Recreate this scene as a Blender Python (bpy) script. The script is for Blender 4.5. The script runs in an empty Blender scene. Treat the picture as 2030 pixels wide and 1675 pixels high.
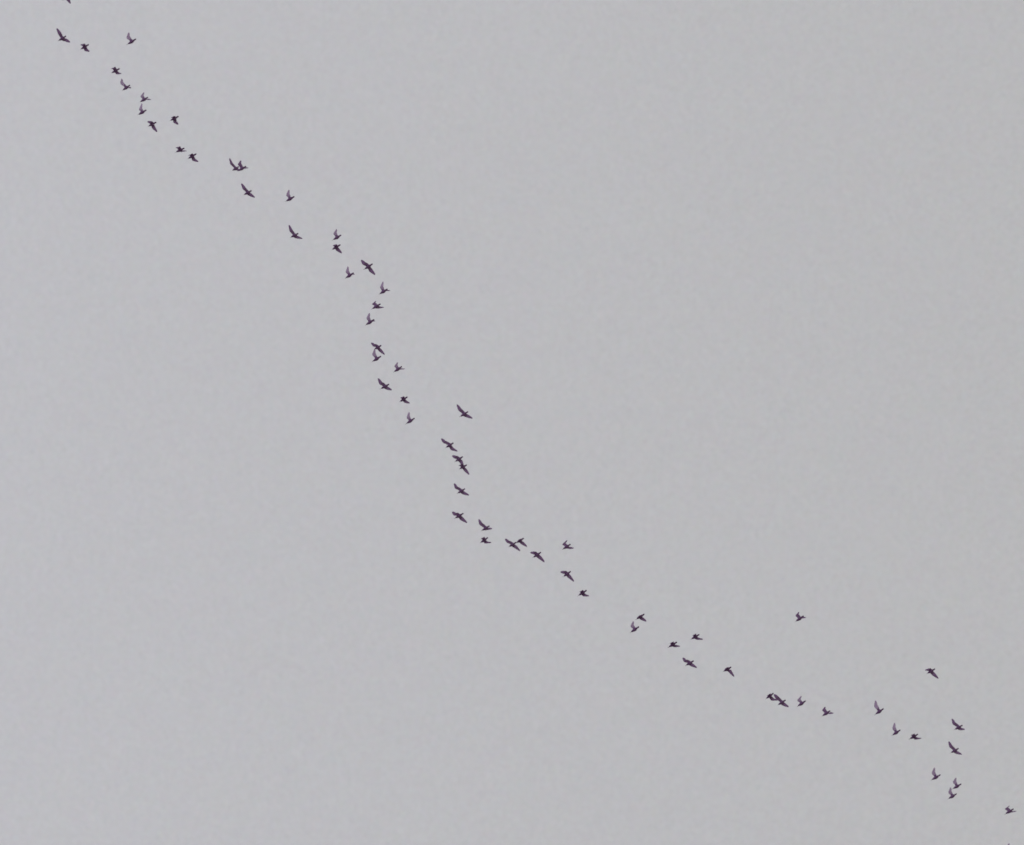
import bpy, bmesh, math, random
from mathutils import Vector, Matrix

random.seed(7)
scene = bpy.context.scene
C = scene.collection

# ---------------------------------------------------------------- camera
PW, PH = 2030.0, 1675.0          # size of the photograph
LENS, SENSOR = 300.0, 36.0
PITCH = math.radians(28)
CAM = Vector((0, 0, 1.7))
cam = bpy.data.cameras.new('camera')
cam.lens = LENS; cam.sensor_width = SENSOR; cam.sensor_fit = 'HORIZONTAL'
cam.clip_start = 0.1; cam.clip_end = 40000
co = bpy.data.objects.new('camera', cam); C.objects.link(co)
co.location = CAM
co.rotation_euler = (math.pi / 2 + PITCH, 0, 0)
scene.camera = co
RIGHT = Vector((1, 0, 0))
VIEW = Vector((0, math.cos(PITCH), math.sin(PITCH)))     # away from the camera
UP = RIGHT.cross(VIEW)
FOCAL = LENS / SENSOR * PW       # focal length in photo pixels
cam.dof.use_dof = True           # a fast telephoto lens focused a little short
cam.dof.focus_distance = 300.0
cam.dof.aperture_fstop = 1.6

# ---------------------------------------------------------------- world
world = bpy.data.worlds.new('World'); scene.world = world
world.use_nodes = True
nt = world.node_tree; nt.nodes.clear()
def N(t, **kw):
    n = nt.nodes.new(t)
    for k, v in kw.items(): setattr(n, k, v)
    return n
L = nt.links.new
SUN_EL, SUN_AZ = math.radians(52), math.radians(205)
sky = N('ShaderNodeTexSky', sky_type='NISHITA', sun_disc=False, sun_elevation=SUN_EL, sun_rotation=SUN_AZ)
tc = N('ShaderNodeTexCoord')
def noise(scale, detail, off):
    m = N('ShaderNodeMapping'); m.inputs['Location'].default_value = off
    L(tc.outputs['Generated'], m.inputs['Vector'])
    n = N('ShaderNodeTexNoise'); n.inputs['Scale'].default_value = scale
    n.inputs['Detail'].default_value = detail; n.inputs['Roughness'].default_value = 0.6
    L(m.outputs[0], n.inputs['Vector'])
    return n
def math_(op, a, b):
    m = N('ShaderNodeMath', operation=op)
    for i, v in enumerate((a, b)):
        if isinstance(v, (int, float)): m.inputs[i].default_value = v
        else: L(v, m.inputs[i])
    return m.outputs[0]
sep = N('ShaderNodeSeparateXYZ'); L(tc.outputs['Generated'], sep.inputs[0])
# layers of thin unbroken cloud: broad tone, soft mottling, fine texture
broad = noise(9.0, 2.0, (3.1, 0.4, 7.7))
soft = noise(260.0, 3.0, (1.3, 2.2, 0.5))
fine = noise(9000.0, 0.0, (0.2, 5.1, 3.3))
def centred(n, amp): return math_('MULTIPLY', math_('SUBTRACT', n.outputs['Fac'], 0.5), amp)
def chan(base, slope, bb, seed):
    tint = noise(330.0, 2.0, seed)
    gr = noise(7500.0, 0.0, (seed[1], seed[2], seed[0]))
    v = math_('ADD', 1.0, centred(broad, bb))
    v = math_('ADD', v, centred(soft, 0.02))
    v = math_('ADD', v, centred(fine, 0.55))
    v = math_('ADD', v, centred(tint, 0.028))
    v = math_('ADD', v, centred(gr, 0.24))
    v = math_('SUBTRACT', v, math_('MULTIPLY', sep.outputs['X'], slope))
    return math_('MULTIPLY', v, base)
comb = N('ShaderNodeCombineColor')
SKYR, SKYG, SKYB = (5.05, 5.015, 5.19)
L(chan(SKYR, 0.55, 0.04, (0.3, 4.2, 9.9)), comb.inputs[0])
L(chan(SKYG, 0.56, 0.04, (6.3, 1.2, 2.9)), comb.inputs[1])
L(chan(SKYB, 0.78, 0.04, (8.3, 3.2, 5.9)), comb.inputs[2])
mix = N('ShaderNodeMix', data_type='RGBA'); mix.inputs[0].default_value = 0.97
L(sky.outputs[0], mix.inputs[6]); L(comb.outputs[0], mix.inputs[7])
bg = N('ShaderNodeBackground'); bg.inputs['Strength'].default_value = 0.1
L(mix.outputs[2], bg.inputs['Color'])
wo = N('ShaderNodeOutputWorld'); L(bg.outputs[0], wo.inputs['Surface'])

# ---------------------------------------------------------------- sun behind the overcast
sd = bpy.data.lights.new('sun', 'SUN'); sd.energy = 0.6; sd.angle = math.radians(25); sd.color = (1, 0.97, 0.93)
so = bpy.data.objects.new('sun', sd); C.objects.link(so)
so.rotation_euler = (math.pi / 2 - SUN_EL, 0, math.pi - SUN_AZ + math.pi)
so.location = (0, -20, 60)

vs = scene.view_settings
vs.view_transform = 'Standard'; vs.look = 'None'; vs.exposure = 0; vs.gamma = 1

# ---------------------------------------------------------------- ground (far below, its dull light reaches the bellies)
def material(name, build):
    m = bpy.data.materials.new(name); m.use_nodes = True
    t = m.node_tree; t.nodes.clear(); build(t); return m
def ground_nodes(t):
    o = t.nodes.new('ShaderNodeOutputMaterial'); p = t.nodes.new('ShaderNodeBsdfPrincipled')
    tcn = t.nodes.new('ShaderNodeTexCoord')
    a = t.nodes.new('ShaderNodeTexNoise'); a.inputs['Scale'].default_value = 0.02; a.inputs['Detail'].default_value = 8
    b = t.nodes.new('ShaderNodeTexNoise'); b.inputs['Scale'].default_value = 3.0; b.inputs['Detail'].default_value = 6
    mx = t.nodes.new('ShaderNodeMath'); mx.operation = 'MULTIPLY_ADD'; mx.inputs[1].default_value = 0.5
    r = t.nodes.new('ShaderNodeValToRGB')
    r.color_ramp.elements[0].position = 0.55; r.color_ramp.elements[0].color = (0.20, 0.19, 0.17, 1)
    r.color_ramp.elements[1].position = 0.95; r.color_ramp.elements[1].color = (0.36, 0.33, 0.29, 1)
    t.links.new(tcn.outputs['Object'], a.inputs['Vector']); t.links.new(tcn.outputs['Object'], b.inputs['Vector'])
    t.links.new(a.outputs['Fac'], mx.inputs[0]); t.links.new(b.outputs['Fac'], mx.inputs[2])
    t.links.new(mx.outputs[0], r.inputs[0]); t.links.new(r.outputs[0], p.inputs['Base Color'])
    p.inputs['Roughness'].default_value = 0.95
    t.links.new(p.outputs[0], o.inputs['Surface'])
bm = bmesh.new()
NG = 48
for i in range(NG + 1):
    for j in range(NG + 1):
        def warp(k):
            u = 2.0 * k / NG - 1
            return 15000 * u * abs(u) ** 1.6
        x, y = warp(i), warp(j)
        far = min(1.0, math.hypot(x, y) / 300.0)
        bm.verts.new((x, y, far * 1.2 * math.sin(x * 0.011) * math.cos(y * 0.008) - 1.0 * far))
bm.verts.ensure_lookup_table()
for i in range(NG):
    for j in range(NG):
        q = i * (NG + 1) + j
        bm.faces.new([bm.verts[k] for k in (q, q + NG + 1, q + NG + 2, q + 1)])
me = bpy.data.meshes.new('ground'); bm.to_mesh(me); bm.free()
g = bpy.data.objects.new('ground', me); C.objects.link(g); g['kind'] = 'structure'
me.materials.append(material('wet_sand', ground_nodes))

# ---------------------------------------------------------------- plumage
def feather(name, dark, light, transl, scale, see_through=0):
    def build(t):
        o = t.nodes.new('ShaderNodeOutputMaterial'); p = t.nodes.new('ShaderNodeBsdfPrincipled')
        tcn = t.nodes.new('ShaderNodeTexCoord')
        n = t.nodes.new('ShaderNodeTexNoise'); n.inputs['Scale'].default_value = scale; n.inputs['Detail'].default_value = 5
        r = t.nodes.new('ShaderNodeValToRGB')
        r.color_ramp.elements[0].position = 0.38; r.color_ramp.elements[0].color = (*dark, 1)
        r.color_ramp.elements[1].position = 0.62; r.color_ramp.elements[1].color = (*light, 1)
        t.links.new(tcn.outputs['Object'], n.inputs['Vector']); t.links.new(n.outputs['Fac'], r.inputs[0])
        t.links.new(r.outputs[0], p.inputs['Base Color'])
        p.inputs['Roughness'].default_value = 0.75
        if transl:
            tr = t.nodes.new('ShaderNodeBsdfTranslucent'); tr.inputs['Color'].default_value = (0.68, 0.54, 0.74, 1)
            mx = t.nodes.new('ShaderNodeMixShader'); mx.inputs[0].default_value = transl
            t.links.new(p.outputs[0], mx.inputs[1]); t.links.new(tr.outputs[0], mx.inputs[2])
            out = mx.outputs[0]
            if see_through:                       # plain transparency mixed in to lighten the raised wing
                tp = t.nodes.new('ShaderNodeBsdfTransparent'); m2 = t.nodes.new('ShaderNodeMixShader')
                m2.inputs[0].default_value = see_through
                t.links.new(out, m2.inputs[1]); t.links.new(tp.outputs[0], m2.inputs[2]); out = m2.outputs[0]
            t.links.new(out, o.inputs['Surface'])
        else:
            t.links.new(p.outputs[0], o.inputs['Surface'])
    return material(name, build)
M_BODY = feather('body_plumage', (0.135, 0.062, 0.17), (0.24, 0.118, 0.29), 0, 60)
M_WING = feather('wing_plumage', (0.18, 0.09, 0.20), (0.30, 0.16, 0.33), 0.50, 45)
M_COVERT = feather('wing_coverts', (0.18, 0.09, 0.20), (0.30, 0.16, 0.33), 0.25, 45)
M_WING_LIGHTENED = feather('lightened_raised_wing', (0.18, 0.09, 0.20), (0.30, 0.16, 0.33), 0.64, 45, 0.26)  # lighter copy of the wing plumage, brightness put into raised wing A
M_BILL = feather('bill_horn', (0.05, 0.04, 0.05), (0.09, 0.07, 0.08), 0, 40)

# ---------------------------------------------------------------- one bird
BODY_L, ARM, HAND = 0.42, 0.21, 0.25      # metres
NR = 16
#        t     half width, half height, lift
RINGS = [(0.00, 0.011, 0.011, 0.000), (0.03, 0.022, 0.022, 0.001), (0.08, 0.031, 0.032, 0.002),
         (0.14, 0.037, 0.038, 0.001), (0.19, 0.043, 0.044, -0.001), (0.24, 0.050, 0.052, -0.004),
         (0.29, 0.057, 0.060, -0.007), (0.34, 0.062, 0.066, -0.010), (0.39, 0.065, 0.069, -0.011),
         (0.44, 0.066, 0.070, -0.011), (0.49, 0.065, 0.068, -0.010), (0.54, 0.062, 0.063, -0.008),
         (0.60, 0.056, 0.054, -0.004), (0.68, 0.046, 0.041, 0.000), (0.76, 0.036, 0.026, 0.003),
         (0.85, 0.031, 0.013, 0.004), (0.94, 0.032, 0.006, 0.003), (1.00, 0.024, 0.003, 0.003)]
R0, R1 = 6, 12                             # rings between which the wings grow out
def catmull(p, u):
    n = len(p) - 1
    x = min(max(u * n, 0), n - 1e-6); i = int(x); f = x - i
    a, b, c, d = p[max(i - 1, 0)], p[i], p[i + 1], p[min(i + 2, n)]
    return 0.5 * ((2 * b) + (c - a) * f + (2 * a - 5 * b + 4 * c - d) * f * f + (3 * b - a - 3 * c + d) * f ** 3)

def bird_mesh(F, S, U, wings, raised, upright_pale, edge):
    """F forward, S towards wing A, U the bird's back; wings = [[root, wrist, tip], ...] for sides +1, -1."""
    bm = bmesh.new()
    rings = []
    for t, w, h, lift in RINGS:
        c = F * (BODY_L * (0.5 - t)) + U * lift
        ring = []
        for k in range(NR):
            a = 2 * math.pi * (k + 0.5) / NR
            ring.append(bm.verts.new(c + S * (w * math.cos(a)) + U * (h * math.sin(a))))
        rings.append(ring)
    for r in range(len(rings) - 1):
        for k in range(NR):
            k2 = (k + 1) % NR
            if R0 <= r < R1 and k in (NR - 1, NR // 2 - 1): continue     # the wing sockets
            bm.faces.new((rings[r][k], rings[r][k2], rings[r + 1][k2], rings[r + 1][k])).material_index = 0
    bm.faces.new(rings[0][::-1]); bm.faces.new(rings[-1])
    m = R1 - R0
    prof = [0.15, 0.75, 1.0, 0.85, 0.6, 0.32, 0.10]
    US = [0.10, 0.2, 0.31, 0.42, 0.5, 0.58, 0.66, 0.74, 0.82, 0.89, 0.95, 1.0]
    CH = [0.145, 0.152, 0.162, 0.170, 0.169, 0.160, 0.144, 0.125, 0.104, 0.080, 0.053, 0.016]
    for side, (root, wrist, tip) in zip((1, -1), wings):
        iu, il = (0, NR - 1) if side > 0 else (NR // 2 - 1, NR // 2)
        prev = [rings[r][iu] for r in range(R0, R1 + 1)] + [rings[r][il] for r in range(R1, R0 - 1, -1)]
        pts = [root, root.lerp(wrist, 0.5), wrist, wrist.lerp(tip, 0.5), tip]
        c_last = F.copy(); up_last = U.copy()
        for j, (u, ch) in enumerate(zip(US, CH)):
            P = catmull(pts, u)
            tan = (catmull(pts, min(u + 0.06, 1)) - catmull(pts, max(u - 0.06, 0))).normalized()
            c = F - tan * F.dot(tan)
            if j > 1: ch *= 0.4 + 0.6 * min(1.0, c.length)     # a swept wing shows a narrower chord
            c = c_last if c.length < 0.25 else c.normalized()
            if raised and side < 0:          # the far wing held up edge-on
                e = VIEW - tan * VIEW.dot(tan)
                if e.dot(F) < 0: e = -e
                c = c * (1 - edge) + e.normalized() * edge
            c = (c_last * 0.35 + c * 0.65); c = (c - tan * c.dot(tan)).normalized(); c_last = c
            n = c.cross(tan) * (1 if side > 0 else -1)
            if n.dot(up_last) < 0: n = -n
            up_last = n
            th = 0.014 * (1 - u) + 0.0022
            if upright_pale: ch *= min(0.96, 0.66 + u)
            ch *= 1 + (0.015 if j % 2 else -0.01)
            upv, lov = [], []
            for i in range(m + 1):
                x = i / m
                pos = P + c * (ch * (0.44 - x)) - tan * (0.012 * x * x * (1 if 0.1 < u < 0.95 else 0)) * -1
                camber = n * (0.10 * ch * 4 * x * (1 - x) * 0.6)
                upv.append(bm.verts.new(pos + camber + n * th * prof[i]))
                lov.append(bm.verts.new(pos + camber - n * th * 0.5 * prof[i]))
            loop = upv + lov[::-1]
            nl = len(loop)
            for i in range(nl):
                i2 = (i + 1) % nl
                f = bm.faces.new((prev[i], prev[i2], loop[i2], loop[i]) if side > 0 else (prev[i], loop[i], loop[i2], prev[i2]))
                f.material_index = 0 if j == 0 else 2 if j < 2 else 3 if upright_pale and side > 0 else 2 if j < 4 else 1
            prev = loop
        f = bm.faces.new(prev); f.material_index = 1
    bmesh.ops.recalc_face_normals(bm, faces=bm.faces)
    for f in bm.faces: f.smooth = True
    me = bpy.data.meshes.new('body'); bm.to_mesh(me); bm.free()
    me.materials.append(M_BODY); me.materials.append(M_WING); me.materials.append(M_COVERT); me.materials.append(M_WING_LIGHTENED)
    return me

def bill_mesh(F, U):
    bm = bmesh.new(); prev = None
    for j in range(8):
        u = j / 7
        c = F * (BODY_L * 0.5 - 0.004 + 0.095 * u) - U * (0.022 * u * u)
        r = 0.0075 * (1 - u) + 0.003
        s = F.cross(U)
        ring = [bm.verts.new(c + s * r * math.cos(a) + U * r * math.sin(a)) for a in (k * math.pi / 4 for k in range(8))]
        if prev:
            for k in range(8):
                bm.faces.new((prev[k], prev[(k + 1) % 8], ring[(k + 1) % 8], ring[k]))
        else: bm.faces.new(ring)
        prev = ring
    bm.faces.new(prev)
    bmesh.ops.recalc_face_normals(bm, faces=bm.faces)
    for f in bm.faces: f.smooth = True
    me = bpy.data.meshes.new('bill'); bm.to_mesh(me); bm.free(); me.materials.append(M_BILL)
    return me

def lift(v2, length, sign, cap):
    """image-plane vector (metres) -> 3D vector of the limb's true length, leaning away (+) or towards (-) the viewer"""
    d2 = length * length - v2.length_squared
    d = min(math.sqrt(d2), cap * length) if d2 > 0 else 0.0
    return v2 + VIEW * (sign * d)

def flying_bird(pose, px, label, dist):
    m = dist / FOCAL                       # metres per photo pixel at that distance
    P = [RIGHT * (px[i] * m) + UP * (-px[i + 1] * m) for i in range(0, 12, 2)]
    H, T, Aw, At, Bw, Bt = P
    mid = (H + T) / 2
    cx, cy = (px[0] + px[2]) / 2, (px[1] + px[3]) / 2
    loc = CAM + VIEW * dist + RIGHT * ((cx - PW / 2) * m) + UP * ((PH / 2 - cy) * m)
    F = lift(H - T, BODY_L, -1, 0.75).normalized()     # coming towards the viewer
    side = UP * 0.62 - RIGHT * 0.78
    side = (side - F * side.dot(F)).normalized()
    away = F.cross(side)
    if away.dot(VIEW) < 0: away = -away
    roll = math.radians(26)
    U = (away * math.cos(roll) + side * math.sin(roll)).normalized()
    S = (side * math.cos(roll) - away * math.sin(roll)).normalized()
    sg = {'U': (0.7, 1), 'H': (0.8, 1), 'F': (-0.6, 0.6), 'D': (-1, -0.7)}[pose]
    wings = []
    for sd, W, Tp, s in ((S, Aw, At, sg[0]), (-S, Bw, Bt, sg[1])):
        root = sd * 0.048 + F * (BODY_L * 0.035) + U * (0.012)
        r2 = root - VIEW * root.dot(VIEW)
        w = root + lift((W - mid) - r2, ARM, s, 0.95)
        w2 = w - VIEW * w.dot(VIEW)
        t = w + lift((Tp - mid) - w2, HAND, s, 0.9)
        wings.append([root, w, t])
    root = bpy.data.objects.new('flying_bird', None); C.objects.link(root)
    root.empty_display_size = 0.2; root.location = loc
    root['label'] = label; root['category'] = 'bird'; root['group'] = 'birds flying in one long wavering line'
    for nm, me in (('body', bird_mesh(F, S, U, wings, pose in 'UH', pose == 'U', 0.6 if pose == 'U' else 0.35)), ('bill', bill_mesh(F, U))):
        o = bpy.data.objects.new(nm, me); C.objects.link(o); o.parent = root
    return root

# pose (U wings up with wing A lightened, H wings hooked up, F spread, D down), photo pixels of head, tail, wing A wrist and tip, wing B wrist and tip
BIRDS = [
    ('D', [125.0, -0.5, 135.8, -10.3, 123.4, -9.2, 116.8, -11.9, 134.7, -0.5, 140.1, 7.6], 'dark bird cut off by the top edge, only a drooping wing tip showing'),
    ('F', [117.4, 80.2, 130.9, 71.0, 117.9, 66.1, 112.5, 56.4, 130.9, 79.7, 138.5, 83.5], 'long-winged dark bird with wings spread, leftmost of the whole flock below the cut-off bird'),
    ('D', [161.3, 97.0, 175.9, 87.8, 165.6, 89.4, 160.4, 89.7, 170.5, 99.2, 177.5, 103.0], 'small dark bird with short bent wings, just right of the leftmost spread-winged bird'),
    ('U', [253.9, 87.2, 269.7, 76.9, 253.9, 73.7, 255.0, 63.9, 263.1, 81.3, 266.2, 79.2], 'bird with one pale wing upright, alone right of the line near the top edge'),
    ('D', [222.5, 144.1, 237.1, 135.5, 225.8, 135.3, 221.4, 136.8, 233.4, 145.8, 240.9, 146.9], 'compact hunched dark bird directly above a pale-winged bird, high in the line'),
    ('U', [244.2, 178.3, 257.7, 168.5, 241.5, 164.7, 240.9, 155.5, 255.0, 173.4, 258.6, 174.3], 'bird with tall pale wing raised, just below the compact hunched bird high in the line'),
    ('U', [279.0, 201.5, 293.4, 192.5, 281.2, 190.2, 285.0, 182.4, 291.5, 196.7, 299.0, 197.1], 'bird with short raised wing and thin wing pointing right, upper of a vertical pair'),
    ('U', [275.2, 226.8, 290.2, 217.8, 278.3, 215.9, 281.2, 204.6, 283.9, 221.6, 286.9, 219.8], 'pale-winged bird, lower of a close vertical pair in the upper left, second wing hidden'),
    ('D', [295.5, 249.8, 309.7, 241.9, 298.4, 242.9, 293.0, 241.6, 304.7, 253.5, 311.6, 261.9], 'bird with long wing hanging to lower right, below the close vertical pair'),
    ('D', [338.9, 238.5, 353.9, 230.3, 343.1, 232.2, 339.8, 233.8, 346.7, 241.6, 353.6, 247.3], 'small bird with drooping wing, right of the longer drooping-winged bird under the vertical pair'),
    ('D', [349.8, 301.2, 365.5, 293.3, 354.2, 292.8, 349.2, 293.3, 362.3, 299.9, 370.2, 299.5], 'flat low-winged bird, left one of two close dark birds before the first overlapping pair'),
    ('D', [374.2, 313.7, 389.3, 304.6, 378.6, 306.8, 374.0, 308.7, 384.3, 316.8, 393.3, 321.2], 'dark bird with drooping wing, right one of two close birds before the first overlapping pair'),
    ('F', [462.1, 337.3, 473.1, 330.1, 458.5, 323.9, 454.8, 313.6, 469.9, 335.5, 475.5, 338.2], 'long-winged left bird of the overlapping pair that forms a W in the upper left'),
    ('H', [473.1, 338.2, 487.8, 329.4, 474.6, 324.8, 476.9, 317.6, 484.8, 333.1, 491.6, 332.4], 'smaller right bird of the overlapping pair that forms a W, wing upright'),
    ('F', [485.0, 385.5, 498.7, 377.5, 483.6, 373.1, 478.5, 363.8, 496.1, 386.0, 504.9, 391.3], 'spread-winged bird directly below the overlapping pair that forms a W'),
    ('U', [567.9, 398.4, 583.7, 389.4, 570.5, 385.8, 572.5, 375.8, 577.1, 393.2, 580.2, 391.4], 'bird with pale upright wing, alone right of the spread-winged bird below the W pair'),
    ('F', [577.5, 470.0, 591.3, 462.5, 576.5, 456.7, 572.7, 446.0, 589.4, 470.3, 599.5, 472.9], 'spread-winged bird halfway between the W pair and the vertical bend, nothing close by'),
    ('U', [661.4, 474.9, 676.4, 465.7, 663.9, 462.5, 667.2, 453.9, 670.1, 469.6, 673.1, 467.8], 'small bird with pale upright wing, directly above a compact dark drooping-winged bird'),
    ('D', [659.6, 494.0, 674.7, 484.9, 664.9, 486.8, 660.6, 486.8, 669.7, 495.4, 677.6, 502.1], 'compact dark bird with drooping wing, directly under a small pale-winged bird'),
    ('U', [686.2, 550.6, 701.2, 540.8, 688.3, 538.4, 689.7, 527.9, 697.6, 543.4, 702.2, 544.1], 'bird with pale upright wing, lower left of the fully spread bird at the first bend'),
    ('F', [723.4, 533.0, 738.7, 522.9, 721.5, 522.4, 715.8, 515.8, 734.9, 536.3, 743.5, 544.7], 'straight-winged bird with visible long bill, at the top of the vertical stretch'),
    ('U', [753.5, 582.1, 768.3, 572.8, 756.4, 568.8, 759.4, 557.8, 766.9, 575.9, 773.1, 576.1], 'bird with pale upright wing, rightmost at the top of the vertical stretch'),
    ('H', [738.7, 611.6, 754.4, 602.2, 740.6, 601.4, 744.7, 596.3, 753.5, 609.8, 760.6, 609.2], 'dark bird with hooked short wing up, between two pale-winged birds in the vertical stretch'),
    ('U', [726.3, 643.3, 742.0, 633.2, 729.6, 629.9, 732.3, 620.3, 738.2, 636.6, 742.5, 636.8], 'pale upright-winged bird under the hook-winged dark one, in the vertical stretch'),
    ('F', [743.2, 691.8, 756.0, 684.5, 741.3, 684.5, 735.7, 680.1, 754.2, 695.2, 762.5, 703.0], 'dark spread-winged bird whose head touches the wing of the pale one below'),
    ('U', [739.6, 715.9, 755.4, 706.0, 741.0, 701.8, 742.5, 692.5, 748.8, 710.1, 751.9, 708.2], 'pale-winged bird whose raised wing touches the dark spread bird above it'),
    ('U', [782.2, 736.4, 796.9, 726.3, 784.6, 725.1, 788.2, 717.9, 793.6, 731.6, 802.5, 731.3], "bird with short leaf-shaped raised wing, right of the touching pair's lower bird"),
    ('F', [756.0, 769.9, 771.5, 761.5, 754.8, 759.7, 749.4, 750.1, 767.9, 769.9, 776.6, 773.2], 'spread-winged bird in the vertical stretch, above left of a small compact bird'),
    ('D', [793.9, 795.5, 807.9, 786.6, 797.8, 788.0, 794.2, 788.4, 804.3, 796.7, 812.1, 799.7], 'small compact X-shaped bird between a spread bird and a pale upright-winged one below'),
    ('U', [806.5, 839.1, 822.0, 829.0, 809.1, 827.2, 810.9, 816.7, 815.5, 833.2, 818.6, 831.2], 'pale upright-winged bird, last before the gap where the line steps right'),
    ('F', [913.4, 825.0, 928.1, 815.9, 911.4, 811.8, 905.6, 801.7, 926.6, 825.0, 936.8, 829.4], "wide-winged bird alone above right of the line's middle"),
    ('F', [885.0, 886.4, 899.2, 877.8, 880.4, 875.8, 874.6, 869.7, 896.2, 890.0, 907.0, 894.7], 'wide-winged bird with slanting wings just above the stacked overlapping pair'),
    ('F', [903.3, 914.3, 917.5, 905.2, 901.8, 906.2, 896.2, 903.7, 913.9, 915.8, 918.5, 924.0], 'upper bird of the stacked overlapping pair in the middle of the photo'),
    ('D', [911.9, 929.0, 925.6, 921.4, 913.1, 921.9, 909.1, 923.0, 922.6, 932.1, 930.2, 941.0], 'lower bird of the stacked overlapping pair, long wing pointing down right'),
    ('F', [908.1, 977.2, 921.9, 968.8, 904.3, 966.3, 900.0, 958.4, 920.2, 978.0, 930.0, 981.9], 'wide-winged bird by itself directly below the stacked overlapping pair'),
    ('F', [903.0, 1026.7, 918.9, 1017.5, 901.8, 1019.4, 896.1, 1014.8, 915.6, 1029.0, 925.9, 1036.5], 'wide-winged bird with one wing level and one drooping, left edge of the middle bend'),
    ('F', [956.1, 1051.1, 970.7, 1042.4, 952.8, 1038.2, 948.8, 1029.4, 967.8, 1048.6, 975.8, 1048.0], 'bird with one long wing raised, directly above a small compact bird at the bend'),
    ('D', [953.6, 1075.0, 967.4, 1065.5, 957.4, 1066.6, 953.6, 1067.4, 963.6, 1075.4, 974.1, 1075.5], 'small compact bird directly below the raised-winged bird at the middle bend'),
    ('F', [1010.0, 1083.0, 1023.3, 1075.1, 1006.6, 1073.6, 1000.9, 1068.5, 1021.4, 1084.0, 1031.2, 1092.4], 'left bird of the touching pair after the middle bend, both wings spread'),
    ('D', [1024.3, 1075.4, 1038.6, 1066.9, 1028.8, 1070.5, 1024.8, 1073.4, 1035.2, 1076.6, 1044.8, 1083.7], 'right bird of the touching pair after the middle bend, drooping wing'),
    ('F', [1057.8, 1104.2, 1072.6, 1094.8, 1057.8, 1096.3, 1051.1, 1095.3, 1069.2, 1104.7, 1079.5, 1114.5], 'spread bird with blunt level left wing, right below the touching pair after the bend'),
    ('H', [1116.7, 1087.9, 1131.2, 1078.8, 1117.9, 1078.6, 1124.3, 1070.9, 1127.8, 1086.5, 1137.6, 1086.7], 'hook-winged bird alone to the right, level with the touching pair after the bend'),
    ('F', [1117.9, 1142.1, 1131.7, 1132.6, 1116.9, 1134.7, 1110.8, 1133.7, 1127.8, 1142.6, 1137.9, 1153.0], 'drooping-winged bird directly below the lone hook-winged bird'),
    ('D', [1147.7, 1179.6, 1163.1, 1170.2, 1152.4, 1171.7, 1148.7, 1172.7, 1158.3, 1180.0, 1167.7, 1181.5], 'small compact bird, last before the gap in the lower middle'),
    ('D', [1262.5, 1226.6, 1277.6, 1217.5, 1266.6, 1221.9, 1262.5, 1223.6, 1272.5, 1226.6, 1281.1, 1231.7], 'dark folded-winged bird, upper of the close pair after the lower middle gap'),
    ('U', [1251.2, 1252.6, 1267.0, 1242.3, 1253.0, 1240.8, 1255.6, 1231.7, 1260.4, 1246.6, 1263.5, 1244.6], 'pale upright-winged bird, lower of the close pair after the lower middle gap'),
    ('D', [1326.3, 1282.2, 1342.3, 1272.7, 1331.6, 1273.9, 1327.7, 1274.7, 1339.3, 1281.0, 1347.8, 1281.0], 'small flat-winged dark bird, left and lower of two alike above a spread-winged bird'),
    ('D', [1371.2, 1266.2, 1386.6, 1257.7, 1376.6, 1258.2, 1372.4, 1259.1, 1383.1, 1266.2, 1393.5, 1267.4], 'small flat-winged dark bird, right and upper of two alike above a spread-winged bird'),
    ('F', [1360.6, 1318.2, 1375.4, 1310.0, 1358.2, 1310.0, 1352.9, 1304.0, 1371.2, 1318.2, 1381.9, 1324.1], 'straight spread-winged bird below the two small flat-winged ones'),
    ('D', [1435.1, 1330.1, 1449.9, 1322.4, 1439.8, 1324.1, 1435.7, 1326.5, 1445.7, 1329.5, 1455.2, 1341.3], 'long drooping-winged bird alone between a straight spread bird and an overlapping pair'),
    ('H', [1578.3, 1230.9, 1593.4, 1220.9, 1580.3, 1219.2, 1584.0, 1213.3, 1589.2, 1225.0, 1598.2, 1224.7], 'small bird with leaf-shaped wing up, alone far above the line in the lower right'),
    ('D', [1519.5, 1383.9, 1533.7, 1374.3, 1523.9, 1377.0, 1519.7, 1378.7, 1531.5, 1386.6, 1542.9, 1387.6], 'left hunched bird of the overlapping pair in the lower right line'),
    ('F', [1543.3, 1396.5, 1557.6, 1387.8, 1538.9, 1381.7, 1534.0, 1376.7, 1554.7, 1396.9, 1564.0, 1401.9], 'right spread-winged bird of the overlapping pair in the lower right line'),
    ('U', [1582.0, 1399.2, 1597.5, 1389.3, 1583.7, 1387.6, 1588.9, 1379.7, 1591.0, 1393.4, 1594.1, 1391.5], 'bird with sickle-shaped raised wing, just right of the lower right overlapping pair'),
    ('H', [1631.1, 1418.3, 1646.2, 1409.0, 1633.2, 1407.3, 1635.9, 1401.6, 1643.5, 1414.2, 1653.1, 1414.5], 'short-winged bird with thin wing pointing right, alone after the sickle-winged bird'),
    ('F', [1838.8, 1334.3, 1854.0, 1326.0, 1840.0, 1327.6, 1833.3, 1328.1, 1850.9, 1336.9, 1860.5, 1345.4], 'drooping-winged dark bird alone high above the right end of the line'),
    ('U', [1736.0, 1415.3, 1752.1, 1404.7, 1736.0, 1399.0, 1735.7, 1388.6, 1745.3, 1409.1, 1748.5, 1407.0], 'tall-winged bird with one wing straight up, upper of two pale-winged ones near the right'),
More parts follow.
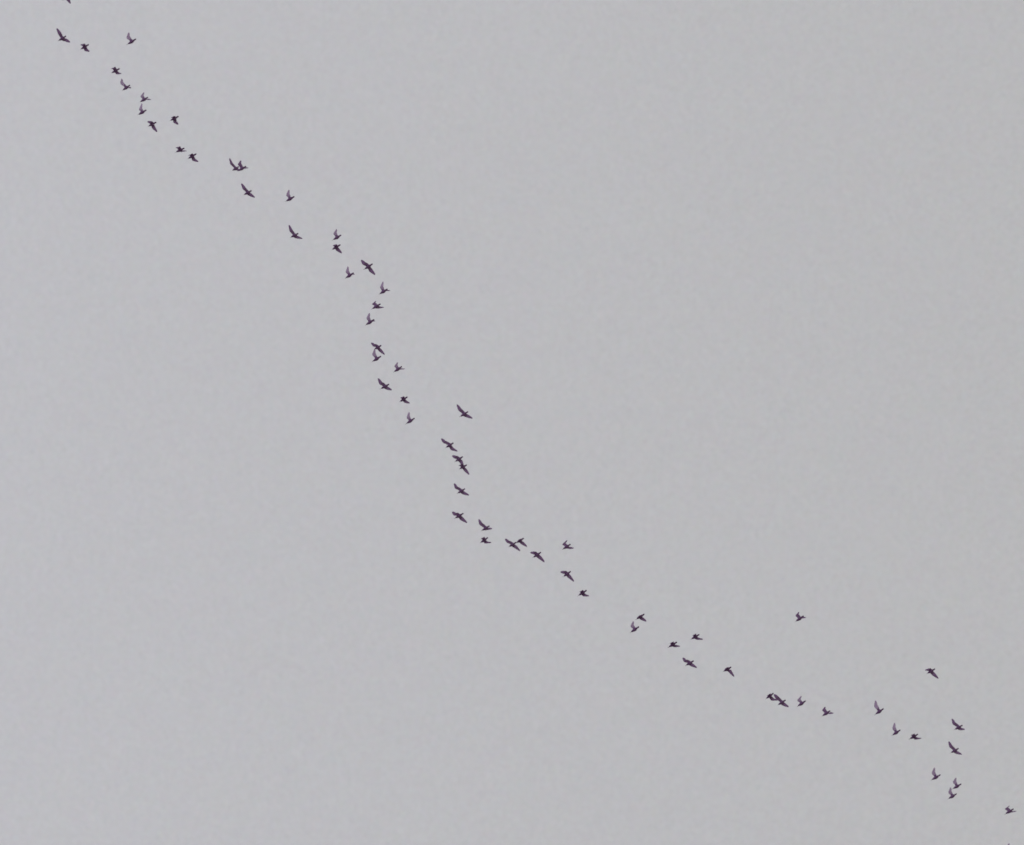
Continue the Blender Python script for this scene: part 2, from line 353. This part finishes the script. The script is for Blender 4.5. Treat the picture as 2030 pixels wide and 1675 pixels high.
    ('U', [1769.7, 1456.7, 1785.2, 1447.1, 1772.2, 1443.4, 1773.8, 1432.9, 1778.7, 1451.1, 1781.8, 1449.2], 'pale upright-winged bird immediately left of a compact dark bird near the right'),
    ('D', [1804.0, 1464.3, 1820.3, 1455.3, 1809.5, 1456.1, 1805.0, 1456.4, 1816.2, 1464.1, 1826.5, 1463.3], 'compact flat-winged bird immediately right of a pale upright-winged one near the right'),
    ('F', [1893.3, 1445.3, 1908.5, 1437.8, 1891.2, 1434.1, 1886.8, 1424.8, 1904.6, 1445.5, 1913.4, 1446.3], 'spread-winged bird, upper of two alike stacked at the right end'),
    ('F', [1885.8, 1491.5, 1900.6, 1483.7, 1884.6, 1479.3, 1880.3, 1469.6, 1896.8, 1492.1, 1907.4, 1495.9], 'spread-winged bird, lower of two alike stacked at the right end'),
    ('U', [1847.7, 1545.4, 1864.7, 1535.7, 1850.3, 1531.9, 1852.8, 1521.9, 1857.5, 1539.8, 1860.9, 1537.9], 'pale upright-winged bird, leftmost of three pale ones at the lower right'),
    ('U', [1889.7, 1563.0, 1906.0, 1554.0, 1892.3, 1549.9, 1895.5, 1541.9, 1903.2, 1556.9, 1906.8, 1555.6], 'pale upright-winged bird, upper right of three pale ones at the lower right'),
    ('U', [1881.1, 1582.6, 1896.8, 1573.6, 1883.3, 1570.4, 1884.9, 1561.2, 1890.2, 1577.4, 1893.3, 1575.6], 'pale upright-winged bird, lowest of three pale ones at the lower right'),
    ('H', [1993.7, 1612.8, 2009.7, 1603.5, 1995.6, 1602.7, 2002.0, 1597.4, 2008.4, 1609.6, 2015.9, 1609.3], 'small dark hook-winged bird close to the bottom right corner'),
    ('U', [1995.3, 1694.9, 2012.3, 1685.3, 1996.9, 1682.7, 2000.7, 1671.6, 2005.2, 1689.3, 2008.6, 1687.4], 'bird cut off by the bottom edge, only a raised wing tip showing'),]
for i, (pose, px, label) in enumerate(BIRDS):
    # the line of birds also winds in depth, and each bird keeps its own distance in it
    flying_bird(pose, px, label, 360 + 9 * math.sin(i * 0.23) + random.uniform(-3, 3))
